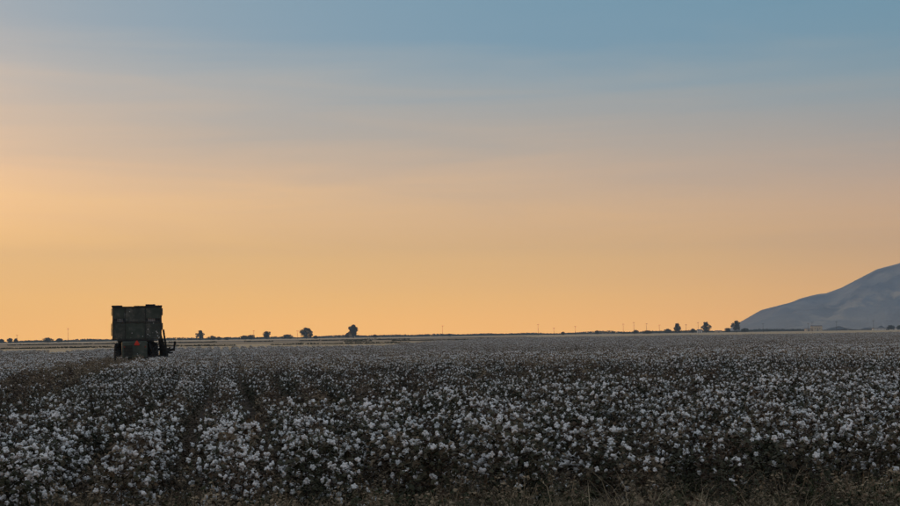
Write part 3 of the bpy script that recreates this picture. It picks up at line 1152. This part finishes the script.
# every plant of the field: position, class, size
npr = np.random.RandomState(4)
P0 = Vector((0, 12, 0))
pl = []
FAR = 335.0
for i in range(-230, 260):
    off = i * ROW_GAP
    base = ROW_PERP * off
    s = 9.0 + npr.rand() * 0.4
    while s < FAR:
        step = 0.40 if s < 60 else (0.5 if s < 130 else 0.75)
        x = base.x + ROW_DIR.x * s
        y = base.y + ROW_DIR.y * s
        s += step * npr.uniform(.8, 1.2)
        if y < front_edge(x) or abs(x) > y * 0.54 + 2.5:
            continue
        if y > 150 + max(0.0, x / y + 0.06) * 1600:
            continue
        if y > 345 - 0.05 * x:
            continue
        dd = ROW_PERP.x * x + ROW_PERP.y * y - strip_c
        if y > 45 and any(a < dd < b_ for a, b_ in BARE):
            continue
        pl.append((x, y, i))
pl = np.array(pl)
n = len(pl)
jit = npr.normal(0, 1, (n, 2)) * np.array([0.09, 0.06])
X = pl[:, 0] + jit[:, 0]
Y = pl[:, 1] + jit[:, 1]
rot = npr.uniform(0, 2 * math.pi, n)
scl = npr.uniform(.86, 1.16, n)
cls = np.zeros(n, int)
row_v = {i: npr.normal(0, .16) for i in range(-400, 400)}
for k in range(n):
    x, y = float(X[k]), float(Y[k])
    d = ROW_PERP.x * x + ROW_PERP.y * y
    f1 = mnoise.noise(Vector((x / 5.5, y / 7.0, 7.7)))
    f2 = mnoise.noise(Vector((x / 22, y / 26, 3.1)))
    f3 = mnoise.noise(Vector((x / 1.3, y / 1.9, 9.9)))
    v = 0.53 + row_v[int(pl[k, 2])] + 0.62 * f1 + 0.55 * f2 + 0.50 * f3
    # poorer patch in the middle distance, a bare cross row further off
    e = math.exp(-(((y - 38 - 0.10 * x) / 13) ** 2) - (((x - 0.06 * y) / (0.24 * y)) ** 2))
    v -= 0.72 * e
    # thin growth along the very edge, more so to the right
    edge = y - front_edge(x)
    v -= max(0.0, 1 - edge / (1.6 + 0.16 * (x + 5))) * (0.42 + 0.06 * x)
    if abs(y - 112 - 2 * math.sin(x * .2)) < 3.0 and x > 8:
        v -= 0.8
    if y > 60:
        v += 0.15
    v += 0.45 * math.exp(-(((x + 4.6) / 1.1) ** 2) - (((y - 15) / 2.6) ** 2))
    if y < 24:
        v += 0.16
    if strip_c - 2.1 < d < strip_c + 0.9 and y < 80.5:
        cls[k] = 3
        u_ = npr.rand()
        if u_ < .28:
            cls[k] = 2 if u_ > .06 else 1
        continue
    scl[k] *= 1 + 0.16 * f2 + 0.10 * f1
    r_ = v + npr.normal(0, .16)
    cls[k] = 0 if r_ > .66 else (1 if r_ > .34 else (2 if r_ > -.40 else 3))
# stunted, leafy growth that closes the lanes between the rows
ex = []
for k in np.nonzero(Y < 26)[0]:
    if npr.rand() < .55:
        o_ = npr.uniform(.36, .64) * ROW_GAP
        ex.append((X[k] + ROW_PERP.x * o_, Y[k] + ROW_PERP.y * o_ + npr.uniform(-.2, .2)))
ex = np.array(ex)
ne = len(ex)
X = np.concatenate([X, ex[:, 0]])
Y = np.concatenate([Y, ex[:, 1]])
rot = np.concatenate([rot, npr.uniform(0, 6.28, ne)])
scl = np.concatenate([scl, npr.uniform(.38, .66, ne)])
cls = np.concatenate([cls, npr.choice([2, 3, 3], ne)])
lane = np.concatenate([np.zeros(n, bool), np.ones(ne, bool)])
pl = np.concatenate([pl, np.zeros((ne, 3))])
# room for the harvester
hd = ROW_PERP.x * X + ROW_PERP.y * Y - strip_c
keep = ~((np.abs(hd) < 1.75) & (Y > 77) & (Y < 86))
X, Y, rot, scl, cls, rows = X[keep], Y[keep], rot[keep], scl[keep], cls[keep], pl[keep, 2].astype(int)
lane = lane[keep]
n = len(X)
var = npr.randint(0, NV, n)

# the 300 that show largest stand as single plants
inview = (np.abs(X) < Y * 0.362 + 0.2) & ~lane
order = np.argsort(np.where(inview, Y, 1e9))
single = order[:300]
is_single = np.zeros(n, bool)
is_single[single] = True
ORD = ['first', 'second', 'third', 'fourth', 'fifth', 'sixth', 'seventh', 'eighth', 'ninth', 'tenth', 'eleventh', 'twelfth',
       'thirteenth', 'fourteenth', 'fifteenth', 'sixteenth', 'seventeenth', 'eighteenth', 'nineteenth', 'twentieth']


def ordinal(i):
    if i < 20:
        return ORD[i]
    tens = {2: 'twenty', 3: 'thirty', 4: 'forty'}[(i + 1) // 10]
    u = (i + 1) % 10
    return tens + '-' + ORD[u - 1] if u else {20: 'twentieth', 30: 'thirtieth', 40: 'fortieth'}[i + 1]


row_ids = sorted(set(rows[single]), key=lambda r: r)
row_no = {r: i for i, r in enumerate(row_ids)}
in_row = {}
for k in sorted(single, key=lambda k: Y[k]):
    in_row.setdefault(rows[k], []).append(k)
rank = {k: i for r, ks in in_row.items() for i, k in enumerate(ks)}
for q, k in enumerate(single):
    c, v = int(cls[k]), int(var[k])
    pr = PROTO[(c, v)]
    root = empty('cotton_plant', (float(X[k]), float(Y[k]), 0.0), float(rot[k]), float(scl[k]))
    tag(root, 'cotton plant %s, %s from the verge, %s row from left' % (WORDS[c], ordinal(rank[k]), ordinal(row_no[rows[k]])),
        'cotton plant', 'single cotton plants of the nearest rows')
    link(bpy.data.objects.new('stem', pr['stem']), root)
    tag(link(bpy.data.objects.new('leaves', pr['leaves']), root), kind='stuff')
    if q < 80:
        for vi, mt in pr['spots']:
            bo = link(bpy.data.objects.new('boll', BOLL_MESH[vi]), root)
            bo.matrix_local = mt
    elif pr['spots']:
        tag(link(bpy.data.objects.new('bolls', pr['bolls']), root), kind='stuff')


def scatter(name, pts, rots, scales, idx, source, label, cat):
    me = bpy.data.meshes.new(name)
    me.from_pydata([tuple(p) for p in pts], [], [])
    for nm, ty, dat in (('turn', 'FLOAT_VECTOR', rots), ('size', 'FLOAT_VECTOR', scales)):
        at_ = me.attributes.new(nm, ty, 'POINT')
        at_.data.foreach_set('vector', np.asarray(dat, dtype=np.float32).ravel())
    at_ = me.attributes.new('pick', 'INT', 'POINT')
    at_.data.foreach_set('value', np.asarray(idx, dtype=np.int32))
    o = link(bpy.data.objects.new(name, me))
    ng = bpy.data.node_groups.new(name + '_scatter', 'GeometryNodeTree')
    ng.interface.new_socket('Geometry', in_out='INPUT', socket_type='NodeSocketGeometry')
    ng.interface.new_socket('Geometry', in_out='OUTPUT', socket_type='NodeSocketGeometry')
    gi = ng.nodes.new('NodeGroupInput')
    go = ng.nodes.new('NodeGroupOutput')
    ci = ng.nodes.new('GeometryNodeCollectionInfo')
    ci.inputs['Collection'].default_value = source
    ci.inputs['Separate Children'].default_value = True
    ci.inputs['Reset Children'].default_value = True
    ip = ng.nodes.new('GeometryNodeInstanceOnPoints')
    ip.inputs['Pick Instance'].default_value = True

    def named(nm, ty):
        a = ng.nodes.new('GeometryNodeInputNamedAttribute')
        a.data_type = ty
        a.inputs['Name'].default_value = nm
        return a.outputs['Attribute']
    ng.links.new(gi.outputs[0], ip.inputs['Points'])
    ng.links.new(ci.outputs[0], ip.inputs['Instance'])
    ng.links.new(named('pick', 'INT'), ip.inputs['Instance Index'])
    ng.links.new(named('turn', 'FLOAT_VECTOR'), ip.inputs['Rotation'])
    ng.links.new(named('size', 'FLOAT_VECTOR'), ip.inputs['Scale'])
    ng.links.new(ip.outputs[0], go.inputs[0])
    md = o.modifiers.new('scatter', 'NODES')
    md.node_group = ng
    return tag(o, label, cat, kind='stuff')


idx_all = np.array([IDX[(int(c), int(v))] for c, v in zip(cls, var)])


def place(mask, name, source, label):
    pts = np.stack([X[mask], Y[mask], np.zeros(mask.sum())], 1)
    rots = np.zeros((mask.sum(), 3))
    rots[:, 2] = rot[mask]
    scs = np.repeat(scl[mask][:, None], 3, 1)
    scatter(name, pts, rots, scs, idx_all[mask], source, label, 'cotton field')


near_m = (~is_single) & (Y < 48)
far_m = (~is_single) & (Y >= 48)
place(near_m, 'cotton_crop', hi_col, 'ripe cotton crop of the middle rows, too many plants to count')
place(far_m, 'distant_cotton_crop', lo_col, 'distant ripe cotton crop stretching to the far field borders')
print('plants', n, 'far', int(far_m.sum()), 'near', int(near_m.sum()))

# ------------------------------------------------------------------ weeds and dry grass along the near edge
gr_col = bpy.data.collections.new('verge_source')


def tuft(seed, n, h, spread, mat, wid, lean):
    rnd = random.Random(seed)
    b = MB()
    for _ in range(n):
        a = rnd.uniform(0, 6.28)
        p = Vector((rnd.gauss(0, spread), rnd.gauss(0, spread), -0.02))
        hh = h * rnd.uniform(.45, 1.1)
        d = Vector((math.cos(a), math.sin(a), 0))
        sd_ = Vector((-d.y, d.x, 0)) * wid * rnd.uniform(.6, 1.3)
        ln = lean * rnd.uniform(.2, 1.2) * hh
        q1 = p + Vector((0, 0, hh * .5)) + d * ln * .25
        q2 = p + Vector((0, 0, hh * .88)) + d * ln * .65
        q3 = p + Vector((0, 0, hh * rnd.uniform(.8, 1.05))) + d * ln * 1.2
        b.add([p - sd_, p + sd_, q1 + sd_ * .8, q1 - sd_ * .8, q2 + sd_ * .5, q2 - sd_ * .5, q3],
              [(0, 1, 2, 3), (3, 2, 4, 5), (5, 4, 6)])
        if rnd.random() < .35:              # seed head
            for q in range(4):
                c = q2.lerp(q3, q / 3)
                e = Vector((rnd.gauss(0, .02), rnd.gauss(0, .02), rnd.uniform(.0, .03)))
                b.add([c, c + e + sd_ * .8, c + e * 1.8, c + e - sd_ * .8], [(0, 1, 2, 3)])
    return b.mesh('tuft', mat)


def weed(seed, h, mat):
    rnd = random.Random(seed)
    b = MB()
    for k in range(rnd.randint(9, 14)):
        a = rnd.uniform(0, 6.28)
        d = Vector((math.cos(a), math.sin(a), 0))
        e = d * h * rnd.uniform(.1, .5) + Vector((0, 0, h * rnd.uniform(.55, 1.1)))
        b.tube([Vector((0, 0, -.02)), e * .5 + Vector((0, 0, .03)), e], [.004, .003, .0015], 3, cap=False)
        for q in range(16):
            leaf_shape(b, e * rnd.uniform(.25, 1.0) + Vector((rnd.gauss(0, .02), rnd.gauss(0, .02), 0)), rnd, rnd.uniform(.014, .040))
    return b.mesh('weed', mat)


tm = []
for s_ in range(4):
    tm.append(tuft(s_, 50, .30, .10, M['grass'], .0032, 1.5))
for s_ in range(3):
    tm.append(tuft(20 + s_, 18, .50, .12, M['grass'], .0030, 1.2))
for s_ in range(3):
    tm.append(weed(40 + s_, .42, M['weed']))
for s_ in range(3):
    tm.append(weed(50 + s_, .5, M['leaf_far' if s_ else 'leaf_dry']))
for i, me in enumerate(tm):
    gr_col.objects.link(bpy.data.objects.new('verge_source_%02d' % i, me))
pts, ids = [], []
while len(pts) < 6500:
    x = npr.uniform(-9.5, 9.5)
    y = npr.uniform(6.5, 16.8)
    fe = front_edge(x)
    if abs(x) > y * .46 + 1.2:
        continue
    if y > fe:
        keep_p = max(0.0, 0.75 - (y - fe) / 3.6) * (0.62 + 0.06 * x)
        if npr.rand() > keep_p:
            continue
    q = mnoise.noise(Vector((x / 1.6, y / 1.6, 4.4))) + npr.normal(0, .35)
    ids.append(int(npr.randint(0, 4)) if q < .0 else (int(npr.randint(4, 7)) if q < .2 else (int(npr.randint(7, 10)) if npr.rand() < .55 else int(npr.randint(10, 13)))))
    pts.append((x, y, 0))
rots = np.zeros((len(pts), 3))
rots[:, 2] = npr.uniform(0, 6.28, len(pts))
rots[:, 0] = npr.normal(0, .12, len(pts))
scs = np.repeat(npr.uniform(.65, 1.25, len(pts))[:, None], 3, 1)
scatter('dry_grass', pts, rots, scs, ids, gr_col, 'dry brown grass and weeds along the near edge of the field', 'grass')

# ------------------------------------------------------------------ haze
b = MB()
b.box(-6900, 6900, -900, 6900, -2.0, 480)
hz = b.build('haze', M['haze'])
tag(hz, 'thin pale evening haze lying over the whole plain', 'haze', kind='stuff')
